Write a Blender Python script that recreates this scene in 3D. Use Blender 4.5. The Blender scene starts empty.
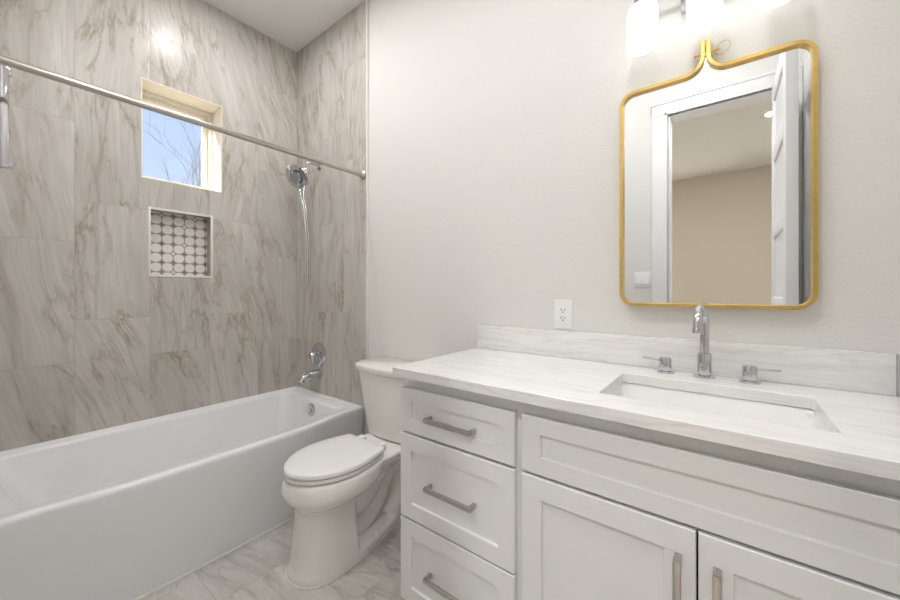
import bpy, bmesh, math, random
from mathutils import Vector, Matrix

# ------------------------------------------------------------------ camera, world, exposure
SC = bpy.context.scene
COL = SC.collection
cam_data = bpy.data.cameras.new('camera')
cam = bpy.data.objects.new('camera', cam_data)
COL.objects.link(cam)
cam_data.sensor_width = 36.0
cam_data.lens = 36.0 * 357.0 / 900.0
cam_data.shift_y = -9.0 / 900.0
cam_data.clip_start = 0.01
cam.location = (0.0, -1.44, 1.165)
cam.rotation_euler = (math.radians(90), 0, math.radians(37.64))
SC.camera = cam

SC.view_settings.view_transform = 'Standard'
SC.view_settings.look = 'None'
SC.view_settings.gamma = 1.0
SC.view_settings.use_curve_mapping = False
SC.view_settings.exposure = 1.14

SKY_STRENGTH = 0.50
SHADE_EMIT = 0.60
FILL_CAN_EMIT = 100.0
TUB_CAN_EMIT = 105.0
BED_CAN_EMIT = 100.0
HALL_FILL_EMIT = 270.0
BEDROOM_FILL = 4500.0  # strength of the area lamps added behind the bedroom windows
SUN = 6.0

sun_d = bpy.data.lights.new('sun', 'SUN')
sun_d.energy = SUN
sun_d.angle = math.radians(0.53)
sun_d.color = (1.0, 0.95, 0.86)
sun_o = bpy.data.objects.new('sun', sun_d)
COL.objects.link(sun_o)
sun_o.location = (-9, -6, 8)
sun_o.rotation_euler = Vector((0.36, 0.76, -0.50)).to_track_quat('-Z', 'Y').to_euler()

world = bpy.data.worlds.new('sky')
SC.world = world
world.use_nodes = True
wn = world.node_tree
wn.nodes.clear()
w_out = wn.nodes.new('ShaderNodeOutputWorld')
w_bg = wn.nodes.new('ShaderNodeBackground')
w_tc = wn.nodes.new('ShaderNodeTexCoord')
w_sep = wn.nodes.new('ShaderNodeSeparateXYZ')
w_ramp = wn.nodes.new('ShaderNodeValToRGB')
w_ramp.color_ramp.elements[0].position = 0.05
w_ramp.color_ramp.elements[0].color = (0.72, 0.83, 1.0, 1)
w_ramp.color_ramp.elements[1].position = 0.6
w_ramp.color_ramp.elements[1].color = (0.40, 0.60, 0.98, 1)
wn.links.new(w_tc.outputs['Generated'], w_sep.inputs[0])
wn.links.new(w_sep.outputs['Z'], w_ramp.inputs[0])
wn.links.new(w_ramp.outputs[0], w_bg.inputs[0])
w_bg.inputs[1].default_value = SKY_STRENGTH
wn.links.new(w_bg.outputs[0], w_out.inputs[0])


# ------------------------------------------------------------------ materials
def srgb(r, g, b):
    def f(c):
        c /= 255.0
        return c / 12.92 if c <= 0.04045 else ((c + 0.055) / 1.055) ** 2.4
    return (f(r), f(g), f(b), 1.0)


class NT:
    """Small helper around a material node tree."""
    def __init__(self, name):
        self.m = bpy.data.materials.new(name)
        self.m.use_nodes = True
        self.t = self.m.node_tree
        self.b = self.t.nodes['Principled BSDF']
        self.out = self.t.nodes['Material Output']

    def n(self, typ, **kw):
        nd = self.t.nodes.new(typ)
        for k, v in kw.items():
            setattr(nd, k, v)
        return nd

    def link(self, a, b):
        self.t.links.new(a, b)

    def put(self, sock, v):
        if hasattr(v, 'links') or isinstance(v, bpy.types.NodeSocket):
            self.link(v, sock)
        else:
            sock.default_value = v

    def math(self, op, a, b=0.0, c=0.0):
        nd = self.n('ShaderNodeMath', operation=op)
        self.put(nd.inputs[0], a)
        self.put(nd.inputs[1], b)
        self.put(nd.inputs[2], c)
        return nd.outputs[0]

    def xyz(self, x, y, z):
        nd = self.n('ShaderNodeCombineXYZ')
        self.put(nd.inputs[0], x)
        self.put(nd.inputs[1], y)
        self.put(nd.inputs[2], z)
        return nd.outputs[0]

    def noise(self, vec, scale=5.0, detail=2.0, rough=0.5, dist=0.0):
        nd = self.n('ShaderNodeTexNoise')
        self.put(nd.inputs['Vector'], vec)
        nd.inputs['Scale'].default_value = scale
        nd.inputs['Detail'].default_value = detail
        nd.inputs['Roughness'].default_value = rough
        nd.inputs['Distortion'].default_value = dist
        return nd.outputs['Fac']

    def ramp(self, fac, stops):
        nd = self.n('ShaderNodeValToRGB')
        el = nd.color_ramp.elements
        while len(el) < len(stops):
            el.new(0.5)
        for e, (p, c) in zip(el, stops):
            e.position = p
            e.color = c if hasattr(c, '__len__') else (c, c, c, 1)
        self.put(nd.inputs[0], fac)
        return nd.outputs[0]

    def mix(self, fac, a, b, blend='MIX'):
        nd = self.n('ShaderNodeMix', data_type='RGBA', blend_type=blend)
        self.put(nd.inputs['Factor'], fac)
        self.put(nd.inputs[6], a)
        self.put(nd.inputs[7], b)
        return nd.outputs[2]

    def bump(self, height, strength, dist=0.01):
        nd = self.n('ShaderNodeBump')
        nd.inputs['Strength'].default_value = strength
        nd.inputs['Distance'].default_value = dist
        self.put(nd.inputs['Height'], height)
        self.link(nd.outputs[0], self.b.inputs['Normal'])

    def set(self, **kw):
        for k, v in kw.items():
            self.put(self.b.inputs[k.replace('_', ' ')], v)
        return self


def plain(name, col, rough=0.5, metal=0.0, vary=0.02, scale=6.0, coat=0.0, spec=0.5):
    nt = NT(name)
    tc = nt.n('ShaderNodeTexCoord')
    f = nt.noise(tc.outputs['Object'], scale, 3.0)
    lo = tuple(c * (1 - vary) for c in col[:3]) + (1,)
    hi = tuple(min(1, c * (1 + vary)) for c in col[:3]) + (1,)
    nt.set(Base_Color=nt.ramp(f, [(0.3, lo), (0.7, hi)]), Roughness=rough, Metallic=metal)
    nt.b.inputs['Coat Weight'].default_value = coat
    nt.b.inputs['Coat Roughness'].default_value = 0.05
    nt.b.inputs['Specular IOR Level'].default_value = spec
    return nt.m


def paint(name, col, bump_s=0.25, scale=130.0):
    nt = NT(name)
    tc = nt.n('ShaderNodeTexCoord')
    h = nt.noise(tc.outputs['Object'], scale, 3.0, 0.55)
    nt.set(Base_Color=col, Roughness=0.62)
    nt.b.inputs['Specular IOR Level'].default_value = 0.25
    nt.bump(nt.ramp(h, [(0.35, 0.0), (0.65, 1.0)]), bump_s, 0.002)
    return nt.m


def tile_mat(name, au, av, u0, w, h, offA, offB, cols, vein, grout, rough, angle=(-0.10, 0.62), vein_amt=0.74, spec=0.38):
    """Large stone-look tiles laid in columns along axis au (width w) with joints along av every h.
    Each tile gets its own random piece of veined stone."""
    nt = NT(name)
    tc = nt.n('ShaderNodeTexCoord')
    sp = nt.n('ShaderNodeSeparateXYZ')
    nt.link(tc.outputs['Object'], sp.inputs[0])
    u, v = sp.outputs[au], sp.outputs[av]
    cu = nt.math('DIVIDE', nt.math('SUBTRACT', u, u0), w)
    col = nt.math('FLOOR', cu)
    par = nt.math('ABSOLUTE', nt.math('MODULO', col, 2.0))
    off = nt.math('ADD', nt.math('MULTIPLY', par, offB - offA), offA)
    cv = nt.math('DIVIDE', nt.math('SUBTRACT', v, off), h)
    row = nt.math('FLOOR', cv)
    wn_ = nt.n('ShaderNodeTexWhiteNoise', noise_dimensions='3D')
    nt.link(nt.xyz(col, row, 3.7), wn_.inputs['Vector'])
    cs = nt.n('ShaderNodeSeparateColor')
    nt.link(wn_.outputs['Color'], cs.inputs[0])
    r1, r2, r3 = cs.outputs[0], cs.outputs[1], cs.outputs[2]
    # rotate the stone of each tile by its own angle
    ang = nt.math('ADD', nt.math('MULTIPLY', nt.math('POWER', r1, 2.0), angle[1] - angle[0]), angle[0])
    ca, sa = nt.math('COSINE', ang), nt.math('SINE', ang)
    pu = nt.math('ADD', nt.math('MULTIPLY', u, ca), nt.math('MULTIPLY', v, sa))
    pv = nt.math('SUBTRACT', nt.math('MULTIPLY', v, ca), nt.math('MULTIPLY', u, sa))
    pu = nt.math('ADD', pu, nt.math('MULTIPLY', r2, 37.0))
    pv = nt.math('ADD', pv, nt.math('MULTIPLY', r3, 23.0))
    # large swirl that bends the bands
    sw = nt.noise(nt.xyz(nt.math('MULTIPLY', pu, 2.2), nt.math('MULTIPLY', pv, 1.5), 0.0), 1.0, 2.0)
    pu2 = nt.math('ADD', pu, nt.math('MULTIPLY', nt.math('SUBTRACT', sw, 0.5), 0.10))
    vec = nt.xyz(nt.math('MULTIPLY', pu2, 11.0), nt.math('MULTIPLY', pv, 0.9), 0.0)
    band = nt.noise(vec, 1.0, 6.0, 0.56, 0.08)
    vec2 = nt.xyz(nt.math('MULTIPLY', pu2, 75.0), nt.math('MULTIPLY', pv, 4.0), 4.0)
    fine = nt.noise(vec2, 1.0, 4.0, 0.65, 0.2)
    base = nt.ramp(band, [(0.28, cols[0]), (0.45, cols[1]), (0.58, cols[2]), (0.75, cols[1])])
    base = nt.mix(nt.ramp(fine, [(0.40, 0.42), (0.60, 0.0)]), base, cols[3])
    # thin brown veins where a stretched noise crosses its middle
    vec3 = nt.xyz(nt.math('MULTIPLY', pu2, 5.5), nt.math('MULTIPLY', pv, 1.3), 9.0)
    vn = nt.noise(vec3, 1.0, 6.0, 0.62, 0.3)
    ridge = nt.math('ABSOLUTE', nt.math('SUBTRACT', vn, 0.52))
    vmask = nt.ramp(ridge, [(0.0, 1.0), (0.008, 0.55), (0.030, 0.14), (0.07, 0.0)])
    patch = nt.noise(nt.xyz(nt.math('MULTIPLY', pu, 4.0), nt.math('MULTIPLY', pv, 3.0), 2.0), 1.0, 3.0)
    vmask = nt.math('MULTIPLY', vmask, nt.ramp(patch, [(0.38, 0.10), (0.62, 1.0)]))
    base = nt.mix(nt.math('MULTIPLY', vmask, vein_amt), base, vein)
    # long thin lines that run with the stone
    vec4 = nt.xyz(nt.math('MULTIPLY', pu2, 4.2), nt.math('MULTIPLY', pv, 0.55), 17.0)
    ln = nt.noise(vec4, 1.0, 3.0, 0.5, 0.15)
    lr = nt.math('ABSOLUTE', nt.math('SUBTRACT', ln, 0.47))
    lm = nt.ramp(lr, [(0.0, 0.85), (0.006, 0.30), (0.022, 0.0)])
    lm = nt.math('MULTIPLY', lm, nt.ramp(fine, [(0.35, 1.0), (0.62, 0.45)]))
    base = nt.mix(nt.math('MULTIPLY', lm, vein_amt * 0.8), base, vein)
    # per tile brightness
    tone = nt.math('ADD', nt.math('MULTIPLY', r3, 0.10), 0.95)
    base = nt.mix(1.0, base, nt.xyz(tone, tone, tone), 'MULTIPLY')
    # joints
    fu = nt.math('FRACT', cu)
    fv = nt.math('FRACT', cv)
    du = nt.math('MULTIPLY', nt.math('MINIMUM', fu, nt.math('SUBTRACT', 1.0, fu)), w)
    dv = nt.math('MULTIPLY', nt.math('MINIMUM', fv, nt.math('SUBTRACT', 1.0, fv)), h)
    d = nt.math('MINIMUM', du, dv)
    jm = nt.math('LESS_THAN', d, 0.0016)
    final = nt.mix(nt.math('MULTIPLY', jm, 0.7), base, grout)
    nt.set(Base_Color=final, Roughness=nt.math('ADD', nt.math('MULTIPLY', jm, 0.3), rough))
    nt.b.inputs['Specular IOR Level'].default_value = spec
    nt.bump(nt.math('SUBTRACT', 1.0, jm), 0.25, 0.001)
    return nt.m


M = {}
WALLTILE = ([srgb(191, 186, 179), srgb(201, 196, 190), srgb(209, 205, 199), srgb(184, 177, 167)], srgb(142, 125, 101), srgb(180, 174, 166))
M['tile_left'] = tile_mat('wall tile left', 1, 2, 0.0, 0.2935, 0.60, 0.42, 0.21, *WALLTILE, 0.27, spec=0.20)
M['tile_end'] = tile_mat('wall tile end', 0, 2, -2.566, 0.2935, 0.60, 0.21, 0.42, *WALLTILE, 0.22, angle=(-0.08, 0.25))
M['tile_floor'] = tile_mat('floor tile', 1, 0, -0.01, 0.301, 0.60, 0.1, 0.3,
                           [srgb(194, 188, 181), srgb(210, 206, 200), srgb(220, 216, 211), srgb(194, 188, 181)],
                           srgb(150, 143, 136), srgb(180, 174, 166), 0.30, angle=(-0.25, 0.35), vein_amt=0.6)
M['wall_paint'] = paint('wall paint', srgb(232, 230, 226), 0.22, 95.0)
M['ceiling_paint'] = paint('ceiling paint', srgb(240, 240, 239), 0.3, 110.0)
M['bed_paint'] = paint('bedroom paint', srgb(224, 217, 206), 0.2)
M['trim_white'] = plain('trim white', srgb(240, 240, 240), 0.35, vary=0.01)
M['reveal'] = plain('window reveal cream', srgb(244, 236, 222), 0.5, vary=0.01)
M['vinyl'] = plain('window vinyl', srgb(236, 230, 216), 0.4, vary=0.01)
M['porcelain'] = plain('porcelain', srgb(243, 240, 236), 0.10, vary=0.008, coat=0.3)
M['seat_plastic'] = plain('toilet seat plastic', srgb(244, 243, 241), 0.22, vary=0.006)
M['acrylic'] = plain('tub acrylic', srgb(244, 244, 245), 0.13, vary=0.006, coat=0.2)
M['basin'] = plain('basin ceramic', srgb(240, 239, 237), 0.12, vary=0.006)
M['cabinet'] = plain('cabinet white', srgb(238, 238, 237), 0.33, vary=0.008)
M['chrome'] = plain('chrome', (0.62, 0.63, 0.65, 1), 0.06, 1.0, vary=0.01)
M['hose'] = plain('metal shower hose', (0.66, 0.67, 0.69, 1), 0.22, 1.0, vary=0.02)
M['nickel'] = plain('brushed nickel', (0.52, 0.50, 0.47, 1), 0.30, 1.0, vary=0.05, scale=60)
M['rod_metal'] = plain('satin nickel rod', (0.52, 0.48, 0.42, 1), 0.28, 1.0, vary=0.03, scale=30)
M['gold'] = plain('brushed gold', (0.74, 0.53, 0.19, 1), 0.32, 1.0, vary=0.06, scale=40)
M['dark'] = plain('dark gap', srgb(45, 43, 42), 0.7)
M['shadow_rubber'] = plain('nozzle rubber', srgb(168, 170, 174), 0.35, 0.4)  # grey of the nozzle rubber itself
M['plate'] = plain('switch plate plastic', srgb(243, 243, 244), 0.3, vary=0.005)
M['slot'] = plain('outlet slot', srgb(40, 40, 42), 0.6)
M['caulk'] = plain('caulk', srgb(232, 230, 224), 0.5)
M['bed_floor'] = plain('bedroom carpet', srgb(176, 164, 148), 0.9, vary=0.1, scale=80)
M['ground'] = plain('outdoor soil', srgb(186, 176, 152), 0.95, vary=0.2, scale=2)
M['bark'] = plain('bark', srgb(120, 118, 124), 0.9, vary=0.15, scale=12)

# mirror silver
nt = NT('mirror silver')
nt.set(Base_Color=(0.90, 0.915, 0.92, 1), Metallic=1.0, Roughness=0.0)
M['mirror'] = nt.m

# clear pane
nt = NT('clear glass')
tr = nt.n('ShaderNodeBsdfTransparent')
gl = nt.n('ShaderNodeBsdfGlossy')
gl.inputs['Roughness'].default_value = 0.02
mx = nt.n('ShaderNodeMixShader')
mx.inputs[0].default_value = 0.05
nt.link(tr.outputs[0], mx.inputs[1])
nt.link(gl.outputs[0], mx.inputs[2])
nt.link(mx.outputs[0], nt.out.inputs[0])
M['glass'] = nt.m


def emitter(name, col, strength, base=(0.9, 0.9, 0.9, 1)):
    e = NT(name)
    e.set(Base_Color=base, Roughness=0.3, Emission_Color=col)
    e.b.inputs['Emission Strength'].default_value = strength
    return e.m


M['shade'] = emitter('lit opal glass', (1.0, 0.99, 0.975, 1), SHADE_EMIT)
M['bulb'] = emitter('lit bulb', (1.0, 0.985, 0.96, 1), 0.65)
M['can'] = emitter('lit downlight lens', (0.99, 0.99, 1.0, 1), FILL_CAN_EMIT)  # lens shared by the two bathroom lamps added for fill
M['tub_can'] = emitter('lit downlight lens over tub', (0.99, 0.99, 1.0, 1), TUB_CAN_EMIT)
M['hall_can'] = emitter('lit downlight lens by the doorway', (0.99, 0.99, 1.0, 1), HALL_FILL_EMIT)  # lens of the lamp added outside the doorway
M['bed_can'] = emitter('lit bedroom downlight lens', (1.0, 0.93, 0.84, 1), BED_CAN_EMIT)

# quartz: white with fine streaks that run along the counter
nt = NT('white quartz')
tc = nt.n('ShaderNodeTexCoord')
sp = nt.n('ShaderNodeSeparateXYZ')
nt.link(tc.outputs['Object'], sp.inputs[0])
X_, Y_, Z_ = sp.outputs
wob = nt.noise(tc.outputs['Object'], 3.0, 2.0)
cy = nt.math('ADD', nt.math('ADD', Y_, Z_), nt.math('MULTIPLY', wob, 0.06))
v1 = nt.xyz(nt.math('MULTIPLY', X_, 5.0), nt.math('MULTIPLY', cy, 90.0), nt.math('MULTIPLY', Z_, 8.0))
f1 = nt.noise(v1, 1.0, 5.0, 0.65, 0.3)
c1 = nt.ramp(f1, [(0.30, srgb(226, 224, 221)), (0.48, srgb(236, 235, 233)), (0.65, srgb(241, 240, 239))])
v2 = nt.xyz(nt.math('MULTIPLY', X_, 1.6), nt.math('MULTIPLY', cy, 11.0), 5.0)
f2 = nt.noise(v2, 1.0, 4.0, 0.6, 0.5)
rd = nt.math('ABSOLUTE', nt.math('SUBTRACT', f2, 0.5))
vm = nt.ramp(rd, [(0.0, 0.20), (0.012, 0.08), (0.04, 0.0)])
nt.set(Base_Color=nt.mix(vm, c1, srgb(165, 160, 154)), Roughness=0.16)
M['quartz'] = nt.m

# mosaic of octagons and small dark diamonds for the niche (u = y, v = z)
nt = NT('octagon and dot mosaic')
tc = nt.n('ShaderNodeTexCoord')
sp = nt.n('ShaderNodeSeparateXYZ')
nt.link(tc.outputs['Object'], sp.inputs[0])
s_ = 0.0560
cu = nt.math('DIVIDE', nt.math('ADD', sp.outputs[1], 0.8825 - 0.020), s_)
cv = nt.math('DIVIDE', nt.math('SUBTRACT', sp.outputs[2], 1.247 - 0.024), s_)
au = nt.math('ABSOLUTE', nt.math('SUBTRACT', nt.math('FRACT', cu), 0.5))
av = nt.math('ABSOLUTE', nt.math('SUBTRACT', nt.math('FRACT', cv), 0.5))
dist = nt.math('POWER', nt.math('ADD', nt.math('POWER', au, 2.25), nt.math('POWER', av, 2.25)), 1 / 2.25)
stone = nt.math('LESS_THAN', dist, 0.455)
corner = nt.math('GREATER_THAN', nt.math('ADD', au, av), 0.80)
grout_c = srgb(172, 163, 152)
cell = nt.n('ShaderNodeTexWhiteNoise', noise_dimensions='3D')
nt.link(nt.xyz(nt.math('FLOOR', nt.math('ADD', cu, 0.5)), nt.math('FLOOR', nt.math('ADD', cv, 0.5)), 0.0), cell.inputs['Vector'])
dotc = nt.ramp(cell.outputs['Value'], [(0.0, srgb(128, 118, 108)), (0.80, srgb(158, 148, 138)), (0.9, srgb(225, 222, 216))])
c_ = nt.mix(corner, grout_c, dotc)
c_ = nt.mix(stone, c_, srgb(236, 232, 226))
nt.set(Base_Color=c_, Roughness=0.25)
nt.bump(nt.math('MAXIMUM', stone, corner), 0.4, 0.002)
M['mosaic'] = nt.m


# ------------------------------------------------------------------ mesh helpers
def wloc(o):
    v = Vector((0, 0, 0))
    while o is not None:
        v += o.location
        o = o.parent
    return v


def obj(name, bm, mat, parent=None, smooth=40.0, origin=None):
    """Link the bmesh (built in world coordinates) as one object."""
    bmesh.ops.recalc_face_normals(bm, faces=bm.faces)
    base = wloc(parent) if parent is not None else Vector(origin or (0, 0, 0))
    if base.length:
        bmesh.ops.translate(bm, verts=bm.verts, vec=-base)
    me = bpy.data.meshes.new(name)
    bm.to_mesh(me)
    bm.free()
    me.materials.append(mat)
    if smooth:
        for p in me.polygons:
            p.use_smooth = True
        me.set_sharp_from_angle(angle=math.radians(smooth))
    o = bpy.data.objects.new(name, me)
    COL.objects.link(o)
    if parent is not None:
        o.parent = parent
    else:
        o.location = base
    return o


def thing(name, label, cat, loc, group=None):
    o = bpy.data.objects.new(name, None)
    o.empty_display_size = 0.1
    COL.objects.link(o)
    o.location = loc
    return tag(o, label, cat, group)


def tag(o, label, cat, group=None):
    o['label'] = label
    o['category'] = cat
    if group:
        o['group'] = group
    return o


def struct(name, bm, mat, parent=None, smooth=40.0):
    o = obj(name, bm, mat, parent, smooth)
    if parent is None:
        o['kind'] = 'structure'
    return o


def B():
    return bmesh.new()


def merge(bm, tmp):
    me = bpy.data.meshes.new('tmp')
    tmp.to_mesh(me)
    tmp.free()
    bm.from_mesh(me)
    bpy.data.meshes.remove(me)


def box(bm, x0, x1, y0, y1, z0, z1, bev=0.0, seg=2):
    t = bmesh.new()
    vs = [t.verts.new((x, y, z)) for z in (z0, z1) for y in (y0, y1) for x in (x0, x1)]
    for f in ((0, 2, 3, 1), (4, 5, 7, 6), (0, 1, 5, 4), (2, 6, 7, 3), (0, 4, 6, 2), (1, 3, 7, 5)):
        t.faces.new([vs[i] for i in f])
    if bev > 0:
        bmesh.ops.bevel(t, geom=list(t.edges), offset=bev, segments=seg, profile=0.5, affect='EDGES')
    merge(bm, t)
    return bm


def loft(bm, rings, cap0=True, cap1=True, closed=True):
    vr = [[bm.verts.new(p) for p in r] for r in rings]
    n = len(vr[0])
    for a, b in zip(vr[:-1], vr[1:]):
        for i in range(n if closed else n - 1):
            j = (i + 1) % n
            bm.faces.new((a[i], a[j], b[j], b[i]))
    if cap0:
        bm.faces.new(vr[0][::-1])
    if cap1:
        bm.faces.new(vr[-1])
    return vr


def frame_of(d):
    d = Vector(d).normalized()
    a = Vector((0, 0, 1)) if abs(d.z) < 0.9 else Vector((1, 0, 0))
    u = a.cross(d).normalized()
    return d, u, d.cross(u).normalized()


def tube(bm, pts, r, seg=14, cap=True, closed=False):
    pts = [Vector(p) for p in pts]
    n = len(pts)
    rr = r if hasattr(r, '__len__') else [r] * n
    tans = []
    for i in range(n):
        a = pts[(i - 1) % n] if (closed or i > 0) else pts[i]
        b = pts[(i + 1) % n] if (closed or i < n - 1) else pts[i]
        tans.append((b - a).normalized())
    _, u, v = frame_of(tans[0])
    rings = []
    for i in range(n):
        t = tans[i]
        u = (u - t * u.dot(t)).normalized()
        v = t.cross(u).normalized()
        rings.append([pts[i] + (u * math.cos(2 * math.pi * k / seg) + v * math.sin(2 * math.pi * k / seg)) * rr[i] for k in range(seg)])
    if closed:
        rings.append(rings[0])
        loft(bm, rings, False, False)
        bmesh.ops.remove_doubles(bm, verts=bm.verts, dist=1e-6)
    else:
        loft(bm, rings, cap, cap)
    return bm


def lathe(bm, prof, org, d, seg=32, cap0=True, cap1=True):
    """prof: list of (radius, distance along d)."""
    d, u, v = frame_of(d)
    org = Vector(org)
    rings = []
    for r, h in prof:
        r = max(r, 1e-4)
        rings.append([org + d * h + (u * math.cos(2 * math.pi * k / seg) + v * math.sin(2 * math.pi * k / seg)) * r for k in range(seg)])
    loft(bm, rings, cap0, cap1)
    return bm


def bez(p0, p1, p2, p3, n=12):
    p0, p1, p2, p3 = map(Vector, (p0, p1, p2, p3))
    out = []
    for i in range(n + 1):
        t = i / n
        out.append(p0 * (1 - t) ** 3 + p1 * 3 * t * (1 - t) ** 2 + p2 * 3 * t * t * (1 - t) + p3 * t ** 3)
    return out


def smooth_path(pts, n=8):
    """Catmull-Rom through pts."""
    P = [Vector(p) for p in pts]
    P = [P[0] * 2 - P[1]] + P + [P[-1] * 2 - P[-2]]
    out = []
    for i in range(1, len(P) - 2):
        for k in range(n):
            t = k / n
            a, b, c, d = P[i - 1], P[i], P[i + 1], P[i + 2]
            out.append(0.5 * ((2 * b) + (c - a) * t + (2 * a - 5 * b + 4 * c - d) * t * t + (3 * b - a - 3 * c + d) * t ** 3))
    out.append(P[-2])
    return out


def rrect(x0, x1, y0, y1, r, z, nc=6, ns=6):
    """Rounded rectangle ring, same vertex count for every call with the same nc, ns."""
    out = []
    cs = [(x1 - r, y1 - r, 0), (x0 + r, y1 - r, 90), (x0 + r, y0 + r, 180), (x1 - r, y0 + r, 270)]
    for i, (cx, cy, a0) in enumerate(cs):
        for k in range(nc + 1):
            a = math.radians(a0 + 90 * k / nc)
            out.append(Vector((cx + r * math.cos(a), cy + r * math.sin(a), z)))
        nx, ny, na = cs[(i + 1) % 4]
        e = Vector((nx + r * math.cos(math.radians(na)), ny + r * math.sin(math.radians(na)), z))
        s = out[-1]
        for k in range(1, ns):
            out.append(s.lerp(e, k / ns))
    return out


def panel_wall(bm, axis, pos, thick, us, vs, holes, depth_dir):
    """Wall slab perpendicular to axis ('x' or 'y'); us, vs extents; holes = (u0,u1,v0,v1)."""
    U = sorted(set([us[0], us[1]] + [h[i] for h in holes for i in (0, 1)]))
    V = sorted(set([vs[0], vs[1]] + [h[i] for h in holes for i in (2, 3)]))
    def P(u, v, d):
        return (pos + depth_dir * d, u, v) if axis == 'x' else (u, pos + depth_dir * d, v)
    def solid(i, j):
        if i < 0 or j < 0 or i >= len(U) - 1 or j >= len(V) - 1:
            return False
        uc, vc = (U[i] + U[i + 1]) / 2, (V[j] + V[j + 1]) / 2
        return not any(h[0] < uc < h[1] and h[2] < vc < h[3] for h in holes)
    def quad(*p):
        bm.faces.new([bm.verts.new(q) for q in p])
    for i in range(len(U) - 1):
        for j in range(len(V) - 1):
            if not solid(i, j):
                continue
            for d in (0, thick):
                quad(P(U[i], V[j], d), P(U[i + 1], V[j], d), P(U[i + 1], V[j + 1], d), P(U[i], V[j + 1], d))
            for (di, dj, a, b) in ((-1, 0, (U[i], V[j]), (U[i], V[j + 1])), (1, 0, (U[i + 1], V[j]), (U[i + 1], V[j + 1])),
                                   (0, -1, (U[i], V[j]), (U[i + 1], V[j])), (0, 1, (U[i], V[j + 1]), (U[i + 1], V[j + 1]))):
                if not solid(i + di, j + dj):
                    quad(P(*a, 0), P(*b, 0), P(*b, thick), P(*a, thick))
    bmesh.ops.remove_doubles(bm, verts=bm.verts, dist=1e-5)
    return bm


# ------------------------------------------------------------------ setting
XL, XR = -2.566, 0.368
YF = -1.58            # wall with the doorway
YE = -1.50            # near end wall of the tub alcove
XT = -1.757           # edge of the tiled part of the back wall
ZC = 2.968
TW = 0.010            # tile stands proud of the painted wall
WIN = (-0.917, -0.516, 1.797, 2.352)
NIC = (-0.886, -0.570, 1.248, 1.638)
DOOR = (-0.325, 0.330, 0.0, 2.42)

struct('floor', box(B(), XL - 0.2, XR + 0.12, YF - 0.12, 0.12, -0.08, 0.0), M['tile_floor'])
struct('ceiling', box(B(), XL - 0.2, XR + 0.12, YF, 0.12, ZC, ZC + 0.1), M['ceiling_paint'])
struct('wall_back', box(B(), XL - 0.2, XR + 0.12, 0.0, 0.12, 0.0, ZC), M['wall_paint'])
struct('wall_right', box(B(), XR, XR + 0.12, YF - 0.12, 0.0, 0.0, ZC), M['wall_paint'])
bm = B()
panel_wall(bm, 'x', XL, 0.20, (YF, 0.0), (0.0, ZC), [WIN, NIC], -1)
struct('wall_left', bm, M['tile_left'], smooth=None)
struct('wall_shower', box(B(), XL, XT, -TW, 0.0, 0.0, ZC), M['tile_end'], smooth=None)
struct('wall_alcove', box(B(), XL, -1.72, YF, YE, 0.0, ZC), M['tile_end'], smooth=None)
bm = B()
panel_wall(bm, 'y', YF, 0.12, (XL - 0.2, XR + 0.12), (0.0, ZC), [DOOR], -1)
struct('wall_front', bm, M['wall_paint'], smooth=None)

# tile edge strip beside the painted wall
struct('trim_1', box(B(), XT, XT + 0.014, -TW - 0.002, 0.0, 0.0, ZC, 0.002), M['caulk'])

# niche: lining, mosaic back, white edging
bm = B()
y0, y1, z0, z1 = NIC
d = 0.085
for a in ((XL - d, XL, y0, y0 + 0.004, z0, z1), (XL - d, XL, y1 - 0.004, y1, z0, z1), (XL - d, XL, y0, y1, z0, z0 + 0.004), (XL - d, XL, y0, y1, z1 - 0.004, z1)):
    box(bm, *a)
struct('wall_niche', bm, M['tile_left'], smooth=None)
struct('wall_mosaic', box(B(), XL - d - 0.004, XL - d + 0.001, y0, y1, z0, z1), M['mosaic'], smooth=None)
bm = B()
e = 0.010
x0_, x1_ = XL - 0.012, XL + 0.0025
box(bm, x0_, x1_, y0 - 0.002, y0 + e, z0 - 0.002, z1 + 0.002, 0.001)
box(bm, x0_, x1_, y1 - e, y1 + 0.002, z0 - 0.002, z1 + 0.002, 0.001)
box(bm, x0_, x1_, y0 + e, y1 - e, z0 - 0.002, z0 + e, 0.001)
box(bm, x0_, x1_, y0 + e, y1 - e, z1 - e, z1 + 0.002, 0.001)
struct('trim_2', bm, M['caulk'])

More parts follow.
